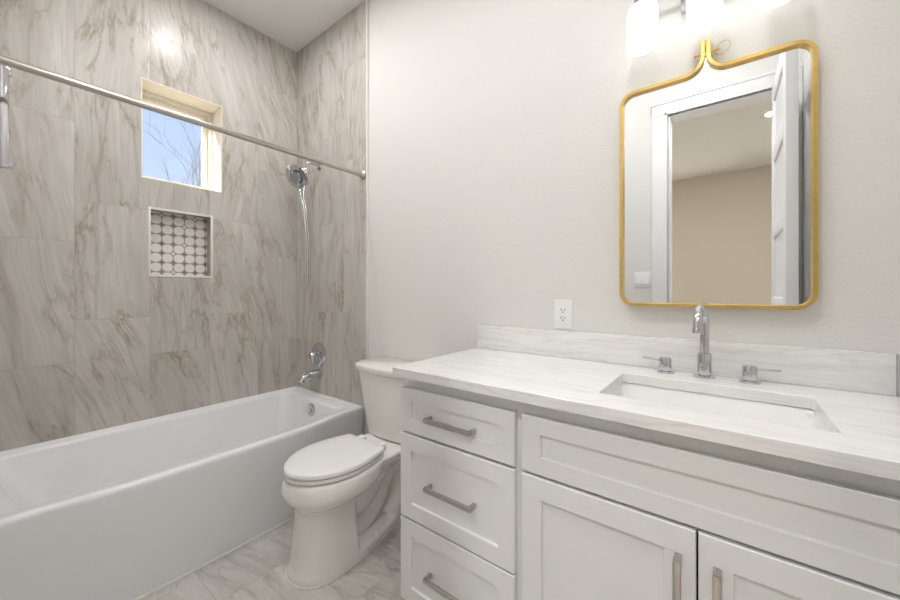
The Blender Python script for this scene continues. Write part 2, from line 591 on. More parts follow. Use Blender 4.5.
# window: reveal lining, vinyl frame, pane
y0, y1, z0, z1 = WIN
bm = B()
lt = 0.004
xa, xb = XL - 0.2, XL + 0.0005
box(bm, xa, xb, y0, y0 + lt, z0, z1)
box(bm, xa, xb, y1 - lt, y1, z0, z1)
box(bm, xa, xb, y0 + lt, y1 - lt, z0, z0 + lt)
box(bm, xa, xb, y0 + lt, y1 - lt, z1 - lt, z1)
win = struct('window_1', bm, M['reveal'])
def rect_frame(bm, xa, xb, y0, y1, z0, z1, w, bev=0.002):
    box(bm, xa, xb, y0, y0 + w, z0, z1, bev)
    box(bm, xa, xb, y1 - w, y1, z0, z1, bev)
    box(bm, xa, xb, y0 + w, y1 - w, z0, z0 + w, bev)
    box(bm, xa, xb, y0 + w, y1 - w, z1 - w, z1, bev)
    return bm
bm = B()
for xa, xb, a, b in ((XL - 0.195, XL - 0.145, (lt, lt, lt, lt), (0.018, 0.030, 0.026, 0.030)), (XL - 0.185, XL - 0.158, (0.018, 0.030, 0.026, 0.030), (0.034, 0.058, 0.050, 0.058))):
    Y0, Y1, Z0, Z1 = y0 + a[0], y1 - a[1], z0 + a[2], z1 - a[3]
    y0i, y1i, z0i, z1i = y0 + b[0], y1 - b[1], z0 + b[2], z1 - b[3]
    box(bm, xa, xb, Y0, y0i, Z0, Z1, 0.002)
    box(bm, xa, xb, y1i, Y1, Z0, Z1, 0.002)
    box(bm, xa, xb, y0i, y1i, Z0, z0i, 0.002)
    box(bm, xa, xb, y0i, y1i, z1i, Z1, 0.002)
struct('window_frame', bm, M['vinyl'], win)
struct('window_pane', box(B(), XL - 0.175, XL - 0.170, y0 + 0.032, y1 - 0.056, z0 + 0.048, z1 - 0.056), M['glass'], win)

# door casing on the bathroom side, jamb lining
x0, x1, _, zt = DOOR
bm = B()
cw = 0.10
for s in (1,):
    box(bm, x0 - cw, x0 - 0.003, YF, YF + 0.018, 0, zt + cw, 0.003)
    box(bm, x1 + 0.003, XR - 0.002, YF, YF + 0.018, 0, zt + cw, 0.003)
    box(bm, x0 - cw, XR - 0.002, YF, YF + 0.020, zt + 0.003, zt + cw, 0.003)
    box(bm, x0 - cw - 0.006, XR - 0.002, YF, YF + 0.026, zt + cw - 0.014, zt + cw + 0.004, 0.003)
    # stepped inner lines
    box(bm, x0 - 0.022, x0 - 0.003, YF, YF + 0.023, 0, zt + 0.022, 0.003)
    box(bm, x0 - 0.022, x1, YF, YF + 0.023, zt + 0.003, zt + 0.022, 0.003)
box(bm, x0 - 0.003, x0 + 0.012, YF - 0.12, YF + 0.004, 0, zt, 0.002)
box(bm, x1 - 0.012, x1 + 0.003, YF - 0.12, YF + 0.004, 0, zt, 0.002)
box(bm, x0 + 0.012, x1 - 0.012, YF - 0.12, YF + 0.004, zt - 0.012, zt + 0.003, 0.002)
struct('trim_3', bm, M['trim_white'])

# open door leaf: swung into the room beside the right wall
bm = B()
LX0, LX1 = 0.226, 0.272
LY0, LY1 = YF + 0.03, YF + 0.67
core = (LX0 + 0.010, LX1 - 0.010)
box(bm, core[0], core[1], LY0 + 0.003, LY1 - 0.003, 0.015, zt - 0.018, 0)
st = 0.105
rails = [0.012, 0.24, 0.60, 0.69, 1.05, 1.14, 1.50, 1.59, 1.95, 2.04, zt - 0.015 - 0.11, zt - 0.015]
box(bm, LX0, LX1, LY0, LY0 + st, 0.012, zt - 0.015, 0.003)
box(bm, LX0, LX1, LY1 - st, LY1, 0.012, zt - 0.015, 0.003)
rz = [(0.012, 0.22), (0.58, 0.68), (1.03, 1.13), (1.48, 1.58), (1.93, 2.03), (zt - 0.125, zt - 0.015)]
for a, b in rz:
    box(bm, LX0, LX1, LY0 + st - 0.002, LY1 - st + 0.002, a, b, 0.003)
door = struct('door_1', bm, M['trim_white'])
bm = B()
for sx, xx in ((-1, LX0), (1, LX1)):
    lathe(bm, [(0.026, 0.0), (0.026, 0.006), (0.010, 0.010), (0.010, 0.035)], (xx, LY1 - 0.06, 0.95), (sx, 0, 0), 20)
    box(bm, min(xx + sx * 0.028, xx + sx * 0.040), max(xx + sx * 0.028, xx + sx * 0.040), LY1 - 0.16, LY1 - 0.05, 0.942, 0.958, 0.004)
struct('door_handle', bm, M['nickel'], door)

# bedroom beyond the doorway (seen in the mirror)
BX0, BX1, BY0, BY1 = -2.6, 2.2, -5.44, YF - 0.12
struct('floor_bedroom', box(B(), BX0, BX1, BY0, BY1, -0.08, 0.0), M['bed_floor'])
struct('ceiling_bedroom', box(B(), BX0, BX1, BY0, BY1, ZC, ZC + 0.1), M['ceiling_paint'])
bm = B()
ADDED_BWIN = [(-2.3, -0.95, 0.5, 2.3), (0.95, 2.05, 0.5, 2.3)]  # unseen windows, added as openings for the fill lamps below
panel_wall(bm, 'y', BY0, 0.12, (BX0, BX1), (0.0, ZC), ADDED_BWIN, -1)
struct('wall_bedroom', bm, M['bed_paint'], smooth=None)
for i, (a, b, c, e) in enumerate(ADDED_BWIN):
    bm = B()
    for q in ((a, a + 0.05, c, e), (b - 0.05, b, c, e), (a + 0.05, b - 0.05, c, c + 0.05), (a + 0.05, b - 0.05, e - 0.05, e)):
        box(bm, q[0], q[1], BY0 - 0.09, BY0 - 0.04, q[2], q[3], 0.003)
    wo = struct('window_%d' % (i + 2), bm, M['vinyl'])
    struct('window_pane', box(B(), a + 0.05, b - 0.05, BY0 - 0.068, BY0 - 0.062, c + 0.05, e - 0.05), M['glass'], wo)
    ld = bpy.data.lights.new('daylight', 'AREA')  # added area lamp that sends frontal fill through the doorway
    ld.shape = 'RECTANGLE'
    ld.size, ld.size_y = b - a, e - c
    ld.energy = BEDROOM_FILL
    ld.color = (0.93, 0.96, 1.0)
    lo = bpy.data.objects.new('daylight', ld)
    COL.objects.link(lo)
    lo.location = ((a + b) / 2, BY0 - 0.16, (c + e) / 2)
    lo.rotation_euler = (math.radians(-90), 0, 0)
struct('wall_bedroom_left', box(B(), BX0 - 0.1, BX0, BY0 - 0.1, BY1, 0, ZC), M['bed_paint'])
struct('wall_bedroom_right', box(B(), BX1, BX1 + 0.1, BY0 - 0.1, BY1, 0, ZC), M['bed_paint'])
struct('wall_bedroom_front', box(B(), XR + 0.12, BX1, BY1, BY1 + 0.1, 0, ZC), M['bed_paint'])
struct('baseboard_bedroom', box(B(), BX0, BX1, BY0, BY0 + 0.015, 0, 0.13, 0.003), M['trim_white'])

# outdoors
struct('ground', box(B(), -16, XL - 0.25, -8, 9, -0.5, -0.35), M['ground'])


# ------------------------------------------------------------------ bathtub
def bow(y):
    t = (y + 0.10) / -0.34
    t2 = (y + 1.44) / 0.34
    t = max(0.0, min(1.0, min(t, t2)))
    s = t * t * (3 - 2 * t)
    mid = 1 - ((y + 0.77) / 0.75) ** 2
    return s * (0.014 + 0.030 * max(0, mid))

TUBX1 = -1.782
ty0, ty1 = YE + 0.002, -TW - 0.002
tub = thing('bathtub', 'white acrylic alcove bathtub with curved apron under the tiled window wall', 'bathtub', ((XL + TUBX1) / 2, (ty0 + ty1) / 2, 0))
def tub_ring(x0, x1, y0, y1, r, z, bowk):
    ring = rrect(x0, x1, y0, y1, r, z, 8, 28)
    xm = (x0 + x1) / 2
    for p in ring:
        if p.x > xm:
            p.x += bowk * bow(p.y) * (p.x - xm) / (x1 - xm)
    return ring
bm = B()
xo = XL + 0.002
rings = [tub_ring(xo, TUBX1 - 0.004, ty0, ty1, 0.004, 0.004, 0.8),
         tub_ring(xo, TUBX1 - 0.004, ty0, ty1, 0.004, 0.05, 0.85),
         tub_ring(xo, TUBX1 - 0.001, ty0, ty1, 0.004, 0.415, 1.0),
         tub_ring(xo, TUBX1, ty0, ty1, 0.005, 0.430, 1.0),
         tub_ring(xo, TUBX1 - 0.002, ty0, ty1, 0.006, 0.440, 1.0),
         tub_ring(xo, TUBX1 - 0.007, ty0, ty1, 0.006, 0.446, 1.0),
         tub_ring(xo, TUBX1 - 0.014, ty0, ty1, 0.007, 0.448, 1.0),
         tub_ring(xo + 0.020, TUBX1 - 0.020, ty0 + 0.018, ty1 - 0.018, 0.01, 0.448, 1.0),
         tub_ring(xo + 0.026, TUBX1 - 0.024, ty0 + 0.022, ty1 - 0.022, 0.01, 0.441, 1.0),
         tub_ring(xo + 0.045, TUBX1 - 0.082, ty0 + 0.045, ty1 - 0.090, 0.05, 0.438, 0.9),
         tub_ring(xo + 0.051, TUBX1 - 0.090, ty0 + 0.052, ty1 - 0.098, 0.055, 0.433, 0.9),
         tub_ring(xo + 0.055, TUBX1 - 0.095, ty0 + 0.058, ty1 - 0.103, 0.06, 0.420, 0.85),
         tub_ring(xo + 0.085, TUBX1 - 0.125, ty0 + 0.17, ty1 - 0.125, 0.09, 0.18, 0.5),
         tub_ring(xo + 0.105, TUBX1 - 0.145, ty0 + 0.23, ty1 - 0.145, 0.10, 0.11, 0.3),
         tub_ring(xo + 0.150, TUBX1 - 0.19, ty0 + 0.28, ty1 - 0.19, 0.10, 0.085, 0.1)]
loft(bm, rings, True, True)
obj('tub_shell', bm, M['acrylic'], tub, 50)
bm = B()
lathe(bm, [(0.044, 0.0), (0.044, 0.008), (0.038, 0.014), (0.014, 0.015), (0.012, 0.024), (0.0, 0.025)], (-2.185, ty1 - 0.1015, 0.372), (0, -1, -0.10), 28)
obj('overflow_plate', bm, M['chrome'], tub)
bm = B()
lathe(bm, [(0.030, 0.0), (0.030, 0.004), (0.022, 0.006), (0.0, 0.012)], (-2.2, -0.33, 0.084), (0, 0, 1), 28)
obj('drain', bm, M['chrome'], tub)
bm = B()
lathe(bm, [(0.007, 0.0), (0.007, 0.003), (0.0, 0.005)], (TUBX1 + 0.012, -0.47, 0.075), (1, 0, 0), 12)
obj('weep_hole', bm, M['dark'], tub)
bm = B()
pts = [(TUBX1 + 0.8 * bow(y) - 0.001, y, 0.003) for y in [ty0 + (ty1 - ty0) * k / 40 for k in range(41)]]
tube(bm, pts, 0.006, 8)
obj('caulk_bead', bm, M['caulk'], tub)

# ------------------------------------------------------------------ shower fittings
ROD_X, ROD_Z = -1.785, 1.885
rod = thing('shower_rod', 'satin nickel shower curtain rod across the tub alcove', 'shower rod', (ROD_X, -0.75, ROD_Z))
obj('rod', tube(B(), [(ROD_X, YE + 0.004, ROD_Z), (ROD_X, -0.75, ROD_Z), (ROD_X, -TW - 0.004, ROD_Z)], 0.0125, 20), M['rod_metal'], rod)
for yy, dy in ((-TW, -1), (YE, 1)):
    obj('flange', lathe(B(), [(0.027, 0.0), (0.027, 0.008), (0.018, 0.014), (0.0165, 0.030), (0.014, 0.032)], (ROD_X, yy, ROD_Z), (0, dy, 0), 28), M['rod_metal'], rod)

SHX, SHZ = -2.262, 2.043
sh = thing('shower_fixture', 'chrome shower head with docked hand shower and hose on the end wall', 'shower head', (SHX, -TW, SHZ))
obj('flange', lathe(B(), [(0.031, 0.0), (0.031, 0.004), (0.024, 0.012), (0.013, 0.016)], (SHX, -TW, SHZ), (0, -1, 0), 28), M['chrome'], sh)
HC = Vector((-2.305, -0.150, 1.945))      # centre of the round head
HN = Vector((0.22, -0.78, -0.52)).normalized()
back = HC - HN * 0.035
arm = bez((SHX, -TW, SHZ), (SHX - 0.003, -0.10, SHZ + 0.022), (SHX - 0.015, -0.105, SHZ - 0.005), back - HN * 0.012 + Vector((0.02, 0.02, 0.03)), 14)
obj('arm', tube(B(), arm, 0.0085, 14), M['chrome'], sh)
bm = B()
lathe(bm, [(0.014, 0.0), (0.017, 0.006), (0.017, 0.022), (0.012, 0.028)], arm[-1] - (arm[-1] - arm[-2]).normalized() * 0.004, (back - arm[-1]).normalized(), 20)
lathe(bm, [(0.019, 0.0), (0.022, 0.01), (0.018, 0.03)], back + HN * 0.0, HN, 20)
obj('bracket', bm, M['chrome'], sh)
bm = B()
lathe(bm, [(0.020, -0.012), (0.058, -0.008), (0.084, 0.002), (0.087, 0.008), (0.084, 0.013), (0.052, 0.015), (0.050, 0.008), (0.0, 0.007)], HC, HN, 48)
fh = obj('rain_ring', bm, M['chrome'], sh)
_, hu, hv = frame_of(HN)
bm = B()
for rr_, cnt in ((0.060, 26), (0.069, 30), (0.077, 34)):
    for k in range(cnt):
        a = 2 * math.pi * k / cnt
        lathe(bm, [(0.0022, 0.012), (0.0018, 0.0165)], HC + (hu * math.cos(a) + hv * math.sin(a)) * rr_, HN, 6)
nz = obj('nozzles', bm, M['shadow_rubber'], fh)
hs_c = HC + HN * 0.014
bm = B()
lathe(bm, [(0.030, -0.010), (0.042, -0.002), (0.045, 0.008), (0.042, 0.018), (0.036, 0.020), (0.034, 0.017), (0.0, 0.017)], hs_c, HN, 36)
down = (Vector((0.05, 0.02, -1)) - HN * Vector((0.05, 0.02, -1)).dot(HN)).normalized()
h_end = Vector((-2.262, -0.150, 1.800))
hp = bez(hs_c + down * 0.030 + HN * 0.002, hs_c + down * 0.075, h_end + Vector((-0.012, -0.012, 0.06)), h_end, 12)
tube(bm, hp, [0.015, 0.0145, 0.014, 0.0135, 0.013, 0.0125, 0.012, 0.012, 0.012, 0.012, 0.012, 0.0115, 0.011], 16)
hsd = obj('hand_shower', bm, M['chrome'], sh)
bm = B()
lathe(bm, [(0.033, 0.0172), (0.033, 0.0195), (0.0, 0.0200)], hs_c, HN, 32)
for rr_, cnt in ((0.010, 6), (0.019, 12), (0.027, 18)):
    for k in range(cnt):
        a = 2 * math.pi * k / cnt
        lathe(bm, [(0.0022, 0.019), (0.0016, 0.023)], hs_c + (hu * math.cos(a) + hv * math.sin(a)) * rr_, HN, 6)
obj('spray_face', bm, M['shadow_rubber'], hsd)
off = Vector((-0.0100, 0.0200, 0))
front_run = [h_end, h_end + Vector((0.014, 0.010, -0.06)), Vector((-2.233, -0.135, 1.60)), Vector((-2.234, -0.120, 1.42)), Vector((-2.246, -0.112, 1.27))]
back_run = [q + off for q in front_run[::-1]]
hose = smooth_path(front_run + [Vector((-2.251, -0.110, 1.215)), Vector((-2.259, -0.106, 1.200)), Vector((-2.267, -0.101, 1.215))] + back_run[:-1]
                   + [Vector((-2.272, -0.125, 1.80)), Vector((-2.280, -0.112, 1.90)), arm[11] + Vector((0.0, 0.0, -0.010))], 8)
obj('hose', tube(B(), hose, 0.0082, 10), M['hose'], sh)

VX, VZ = -2.268, 0.717
sv = thing('shower_valve', 'round chrome shower valve plate with lever above the tub spout', 'shower valve', (VX, -TW, VZ))
obj('escutcheon', lathe(B(), [(0.086, 0.0), (0.086, 0.004), (0.080, 0.009), (0.045, 0.013), (0.034, 0.016), (0.033, 0.030), (0.028, 0.033)], (VX, -TW, VZ), (0, -1, 0), 44), M['chrome'], sv)
bm = B()
lathe(bm, [(0.024, 0.0), (0.027, 0.008), (0.026, 0.030), (0.018, 0.040), (0.0, 0.042)], (VX, -TW - 0.032, VZ), (0, -1, 0), 28)
tube(bm, [(VX, -TW - 0.055, VZ), (VX + 0.014, -TW - 0.060, VZ - 0.028), (VX + 0.022, -TW - 0.060, VZ - 0.048)], [0.012, 0.010, 0.008], 12)
obj('lever', bm, M['chrome'], sv)

SX, SZ = -2.262, 0.585
ts = thing('tub_spout', 'curved chrome tub spout on the tiled end wall', 'tub spout', (SX, -TW, SZ))
bm = B()
path = smooth_path([(SX, -TW, SZ), (SX, -0.05, SZ + 0.002), (SX, -0.10, SZ - 0.003), (SX, -0.135, SZ - 0.016), (SX, -0.150, SZ - 0.034)], 6)
n = len(path)
tube(bm, path, [0.031 - 0.010 * min(1, k / (n * 0.75)) for k in range(n)], 20)
obj('spout_body', bm, M['chrome'], ts)
obj('diverter_knob', lathe(B(), [(0.004, 0.0), (0.004, 0.012), (0.008, 0.014), (0.008, 0.022), (0.005, 0.024)], (SX, -0.122, SZ + 0.014), (0, 0, 1), 14), M['chrome'], ts)

GX, GZ0, GZ1 = -1.95, 1.60, 1.915
gb = thing('grab_bar', 'vertical chrome bar with square posts at the left edge of the alcove', 'grab bar', (GX, YE, (GZ0 + GZ1) / 2))
obj('bar', box(B(), GX - 0.014, GX + 0.014, YE + 0.084, YE + 0.106, GZ0 - 0.015, GZ1 + 0.015, 0.004), M['chrome'], gb)
for zz in (GZ0, GZ1):
    bm = box(B(), GX - 0.012, GX + 0.012, YE + 0.008, YE + 0.113, zz - 0.012, zz + 0.012, 0.003)
    box(bm, GX - 0.026, GX + 0.026, YE, YE + 0.009, zz - 0.026, zz + 0.026, 0.003)
    obj('post', bm, M['chrome'], gb)


# ------------------------------------------------------------------ toilet
TX = -1.370
TKX = -1.388           # tank centre
toilet = thing('toilet', 'white two-piece toilet with closed lid between tub and vanity', 'toilet', (TX, -0.36, 0))

def egg(cy_back, cy_front, hw, z, nb=3.0, nf=2.15, n=48, wy=0.45, taper=0.0):
    """Closed outline: front (towards -y) elliptical, back squarer. wy: where the widest point lies;
    taper narrows the outline towards the back."""
    ym = cy_back + (cy_front - cy_back) * wy
    out = []
    for k in range(n):
        a = 2 * math.pi * k / n
        c, s = math.cos(a), math.sin(a)
        e = nf if s < 0 else nb
        x = hw * math.copysign(abs(c) ** (2 / e), c)
        y = math.copysign(abs(s) ** (2 / e), s)
        if y > 0:
            x *= 1 - taper * y ** 1.5
        y = ym + (y * (ym - cy_front) if s < 0 else y * (cy_back - ym))
        out.append(Vector((TX + x, y, z)))
    return out

bm = B()
# bowl: rim band and belly
loft(bm, [egg(-0.40, -0.632, 0.083, 0.250, 3.0, 2.4, wy=0.5), egg(-0.37, -0.667, 0.110, 0.275, 2.8, 2.3, wy=0.5),
          egg(-0.34, -0.696, 0.148, 0.300, 2.6, 2.2, wy=0.48), egg(-0.31, -0.714, 0.170, 0.322, 2.6, 2.15, wy=0.46, taper=0.10),
          egg(-0.29, -0.723, 0.179, 0.345, 2.6, 2.15, wy=0.46, taper=0.12), egg(-0.27, -0.716, 0.178, 0.382, 2.6, 2.1, wy=0.46, taper=0.15),
          egg(-0.25, -0.706, 0.173, 0.400, 2.6, 2.1, wy=0.46, taper=0.18), egg(-0.25, -0.696, 0.164, 0.405, 2.6, 2.1, wy=0.46, taper=0.18)])
# front pedestal, flat at the back
loft(bm, [egg(-0.440, -0.700, 0.123, 0.000, 9, 2.3, wy=0.42), egg(-0.440, -0.698, 0.122, 0.02, 9, 2.3, wy=0.42), egg(-0.448, -0.686, 0.117, 0.10, 9, 2.3, wy=0.42),
          egg(-0.452, -0.676, 0.107, 0.19, 9, 2.3, wy=0.42), egg(-0.455, -0.672, 0.101, 0.27, 9, 2.3, wy=0.42), egg(-0.45, -0.682, 0.110, 0.30, 8, 2.3, wy=0.42)])
# neck and deck under the tank
loft(bm, [egg(-0.06, -0.42, 0.070, 0.300, 5, 4, wy=0.5), egg(-0.05, -0.42, 0.105, 0.335, 5, 4, wy=0.5), egg(-0.042, -0.42, 0.138, 0.370, 5, 4, wy=0.5),
          egg(-0.037, -0.42, 0.152, 0.398, 5, 4, wy=0.5), egg(-0.042, -0.41, 0.148, 0.405, 5, 4, wy=0.5)])
# underside of the bowl behind the pedestal
loft(bm, [egg(-0.30, -0.50, 0.050, 0.150, 2.2, 2.2, wy=0.5), egg(-0.27, -0.52, 0.075, 0.200, 2.2, 2.2, wy=0.5), egg(-0.24, -0.56, 0.105, 0.265, 2.2, 2.2, wy=0.5), egg(-0.22, -0.60, 0.140, 0.320, 2.2, 2.2, wy=0.5)])
# trapway
tp = smooth_path([(TX, -0.46, 0.080), (TX, -0.37, 0.080), (TX, -0.29, 0.130), (TX, -0.225, 0.235), (TX, -0.165, 0.290), (TX, -0.120, 0.235), (TX, -0.135, 0.12), (TX, -0.19, 0.03)], 6)
tube(bm, tp, [0.056] * len(tp), 20)
# foot that narrows towards the wall
FOOT = [(-0.10, -0.700, 0.124, 0.0), (-0.10, -0.700, 0.124, 0.030), (-0.106, -0.692, 0.117, 0.040)]
loft(bm, [egg(b_, f_, h_, z_, 3.0, 2.4, wy=0.72, taper=0.45) for b_, f_, h_, z_ in FOOT])
bowl = obj('bowl', bm, M['porcelain'], toilet)
rm = bowl.modifiers.new('remesh', 'REMESH')
rm.mode = 'VOXEL'
rm.voxel_size = 0.006
sm = bowl.modifiers.new('smooth', 'SMOOTH')
sm.factor = 0.5
sm.iterations = 9
dg = bpy.context.evaluated_depsgraph_get()
me = bpy.data.meshes.new_from_object(bowl.evaluated_get(dg))
bowl.modifiers.clear()
bowl.data = me
for p in me.polygons:
    p.use_smooth = True
if not me.materials:
    me.materials.append(M['porcelain'])

# seat ring and lid: long oval with a straight hinge edge
def seat_ring(i, z, n=20):
    """Outline inset by i."""
    hw, yb, ym, yf = 0.169 - i, -0.320 - i, -0.500, -0.716 + i
    pts = []
    for k in range(n + 1):                                   # front half, from +x round the tip to -x
        a = math.pi * k / n
        c, s_ = math.cos(a), math.sin(a)
        pts.append((hw * math.copysign(abs(c) ** (2 / 1.95), c), ym - (ym - yf) * abs(s_) ** (2 / 1.95)))
    def side(t):
        return hw * (1 - 0.20 * t ** 1.7)
    m, r = 9, 0.016
    left = [(-side(k / m), ym + (yb - r - ym) * k / m) for k in range(1, m + 1)]
    xb = side(1.0)
    corner = [(-(xb - r) - r * math.cos(math.radians(q)), yb - r + r * math.sin(math.radians(q))) for q in (30, 60, 90)]
    back = [(-(xb - r) + (xb - r) * 2 * k / 8, yb) for k in range(1, 8)]
    pts += left + corner + back + [(-x, y) for x, y in corner[::-1]] + [(-x, y) for x, y in left[::-1]]
    return [Vector((TX + x, y, z)) for x, y in pts]
bm = B()
loft(bm, [seat_ring(0.008, 0.4065), seat_ring(0.003, 0.4095), seat_ring(0.003, 0.4225), seat_ring(0.007, 0.4250)])
obj('seat', bm, M['seat_plastic'], toilet, 50)
bm = B()
loft(bm, [seat_ring(0.006, 0.4275), seat_ring(0.0, 0.4305), seat_ring(0.0, 0.4430), seat_ring(0.004, 0.4475), seat_ring(0.012, 0.4500), seat_ring(0.05, 0.4520), seat_ring(0.11, 0.4535)])
obj('lid', bm, M['seat_plastic'], toilet, 50)
for s in (-1, 1):
    obj('hinge', box(B(), TX + s * 0.072 - 0.020, TX + s * 0.072 + 0.020, -0.315, -0.275, 0.404, 0.440, 0.008, 3), M['seat_plastic'], toilet)
for s in (-1, 1):
    bm = B()
    lathe(bm, [(0.013, 0.0), (0.013, 0.010), (0.010, 0.018), (0.0, 0.021)], (TX + s * 0.088, -0.340, 0.034), (0, 0, 1), 18)
    obj('bolt_cap', bm, M['seat_plastic'], toilet)

def tank_ring(hw, yf, yb, z, bowf, rc=0.045):
    ring = rrect(TKX - hw, TKX + hw, yf, yb, rc, z, 8, 12)
    for p in ring:
        t = (p.x - TKX) / hw
        w = (yb - p.y) / (yb - yf)
        p.y -= bowf * (1 - t * t) * max(0, w)
    return ring
bm = B()
loft(bm, [tank_ring(0.150, -0.175, -0.035, 0.408, 0.022), tank_ring(0.160, -0.185, -0.030, 0.414, 0.024), tank_ring(0.172, -0.192, -0.028, 0.50, 0.026),
          tank_ring(0.203, -0.212, -0.025, 0.72, 0.030), tank_ring(0.207, -0.214, -0.025, 0.742, 0.030)])
obj('tank', bm, M['porcelain'], toilet, 50)
bm = B()
loft(bm, [tank_ring(0.209, -0.216, -0.018, 0.742, 0.031, 0.055), tank_ring(0.220, -0.225, -0.014, 0.748, 0.032, 0.060), tank_ring(0.225, -0.230, -0.012, 0.770, 0.033, 0.062),
          tank_ring(0.222, -0.227, -0.013, 0.778, 0.033, 0.060), tank_ring(0.211, -0.218, -0.018, 0.782, 0.032, 0.055)])
obj('tank_lid', bm, M['porcelain'], toilet, 50)
bm = B()
loft(bm, [egg(-0.096, -0.706, 0.129, z, 3.0, 2.4, wy=0.72, taper=0.45) for z in (0.0005, 0.005)])
obj('caulk_bead', bm, M['caulk'], toilet)
bm = B()
loft(bm, [tank_ring(0.148, -0.172, -0.04, 0.400, 0.02), tank_ring(0.148, -0.172, -0.04, 0.409, 0.02)])
obj('tank_gasket', bm, M['dark'], toilet)  # dark slab standing in for the shaded gap under the tank


# ------------------------------------------------------------------ vanity
VX0, VX1 = -0.931, XR - 0.002
YB, YFACE = -0.002, -0.505
YD = -0.525
ZT = 0.864
vanity = thing('vanity_cabinet', 'white shaker vanity cabinet with three drawers and two doors', 'cabinet', ((VX0 + VX1) / 2, -0.25, 0))
bm = B()
box(bm, VX0, VX0 + 0.018, YFACE, YB, 0.0, ZT, 0.001)
box(bm, VX1 - 0.018, VX1, YFACE, YB, 0.0, ZT, 0.001)
box(bm, VX0 + 0.018, VX1 - 0.018, YB - 0.010, YB, 0.0, ZT)
box(bm, VX0 + 0.018, VX1 - 0.018, YFACE + 0.02, YB - 0.01, 0.055, 0.073)
box(bm, -0.473, -0.455, YFACE + 0.02, YB - 0.01, 0.073, ZT)
# face frame
box(bm, VX0 + 0.018, VX1 - 0.018, YFACE, YFACE + 0.02, 0.795, ZT, 0.001)
for z in (0.650, 0.345):
    box(bm, VX0 + 0.018, -0.488, YFACE, YFACE + 0.02, z, z + 0.022)
box(bm, -0.440, VX1 - 0.018, YFACE, YFACE + 0.02, 0.645, 0.668)
box(bm, -0.488, -0.440, YFACE, YFACE + 0.02, 0.055, 0.795)
obj('carcass', bm, M['cabinet'], vanity)
obj('toe_kick', box(B(), VX0 + 0.018, VX1 - 0.018, YFACE + 0.05, YFACE + 0.062, 0.0, 0.055), M['cabinet'], vanity)

def shaker(x0, x1, z0, z1, rx, rz):
    y, yb = YD, YFACE - 0.001
    def R(i, yy, kx=0, kz=0):
        return [Vector((x0 + i + kx, yy, z0 + i + kz)), Vector((x1 - i - kx, yy, z0 + i + kz)), Vector((x1 - i - kx, yy, z1 - i - kz)), Vector((x0 + i + kx, yy, z1 - i - kz))]
    bm = B()
    loft(bm, [R(0, yb), R(0, y + 0.0025), R(0.0025, y), R(0, y, rx, rz), R(0.0012, y + 0.003, rx, rz), R(0.0025, y + 0.008, rx, rz)])
    return bm

def bar_pull(c, vertical, length, parent):
    x, z = c
    bm = B()
    a = length / 2
    w = 0.0072
    y1, y0 = YD, YD - 0.036
    if vertical:
        box(bm, x - w, x + w, y0, y0 + 0.010, z - a, z + a, 0.0015)
        for s in (-1, 1):
            zz = z + s * (a - 0.006)
            box(bm, x - w, x + w, y0 + 0.004, y1 + 0.009 - 0.009, zz - 0.006, zz + 0.006, 0.0015)
    else:
        box(bm, x - a, x + a, y0, y0 + 0.010, z - w, z + w, 0.0015)
        for s in (-1, 1):
            xx = x + s * (a - 0.006)
            box(bm, xx - 0.006, xx + 0.006, y0 + 0.004, y1, z - w, z + w, 0.0015)
    return obj('handle', bm, M['nickel'], parent)

DX0, DX1 = -0.934, -0.475
for z0, z1, rz, hz in ((0.664, 0.820, 0.046, 0.733), (0.357, 0.655, 0.055, 0.503), (0.058, 0.352, 0.055, 0.200)):
    dr = obj('drawer', shaker(DX0, DX1, z0, z1, 0.054, rz), M['cabinet'], vanity, 30)
    bm = None
    # handle sits on the recessed panel; its posts reach the panel face
    x = (DX0 + DX1) / 2 + 0.002
    h = bar_pull((x, hz), False, 0.190, dr)
    h.location.y += 0.006
FX0, FX1 = -0.453, VX1 - 0.004
obj('false_front', shaker(FX0, FX1, 0.664, 0.820, 0.056, 0.046), M['cabinet'], vanity, 30)
XM = -0.047
for x0, x1, hx in ((FX0, XM - 0.002, XM - 0.034), (XM + 0.002, FX1, XM + 0.034)):
    dd = obj('door', shaker(x0, x1, 0.058, 0.656, 0.058, 0.058), M['cabinet'], vanity, 30)
    bar_pull((hx, 0.515), True, 0.165, dd)

# countertop with a rectangular sink opening
CX0, CX1, CY0, CY1, CZ0, CZ1 = -0.938, XR - 0.001, -0.560, -0.001, 0.865, 0.895
HX0, HX1, HY0, HY1 = -0.267, 0.177, -0.447, -0.158
bm = B()
hole_top = rrect(HX0, HX1, HY0, HY1, 0.010, CZ1, 4, 4)
def cring(x0, x1, y0, y1, r, z):
    return rrect(x0, x1, y0, y1, r, z, 4, 4)
rings = [cring(HX0, HX1, HY0, HY1, 0.010, CZ0), cring(CX0, CX1, CY0, CY1, 0.002, CZ0), cring(CX0, CX1, CY0, CY1, 0.002, CZ1 - 0.002),
         cring(CX0 + 0.002, CX1 - 0.002, CY0 + 0.002, CY1 - 0.002, 0.002, CZ1), cring(HX0 - 0.002, HX1 + 0.002, HY0 - 0.002, HY1 + 0.002, 0.011, CZ1),
         cring(HX0, HX1, HY0, HY1, 0.010, CZ1 - 0.002), cring(HX0, HX1, HY0, HY1, 0.010, CZ0)]
loft(bm, rings, False, False)
bmesh.ops.remove_doubles(bm, verts=bm.verts, dist=1e-6)
tag(obj('countertop', bm, M['quartz'], None, 30), 'white streaked quartz countertop on the vanity with a rectangular sink cut-out', 'countertop')
tag(obj('backsplash', box(B(), -0.932, XR - 0.0212, -0.021, -0.001, CZ1 + 0.0005, 1.004, 0.0015), M['quartz'], None, 30), 'long white quartz backsplash strip along the wall behind the faucet', 'backsplash')
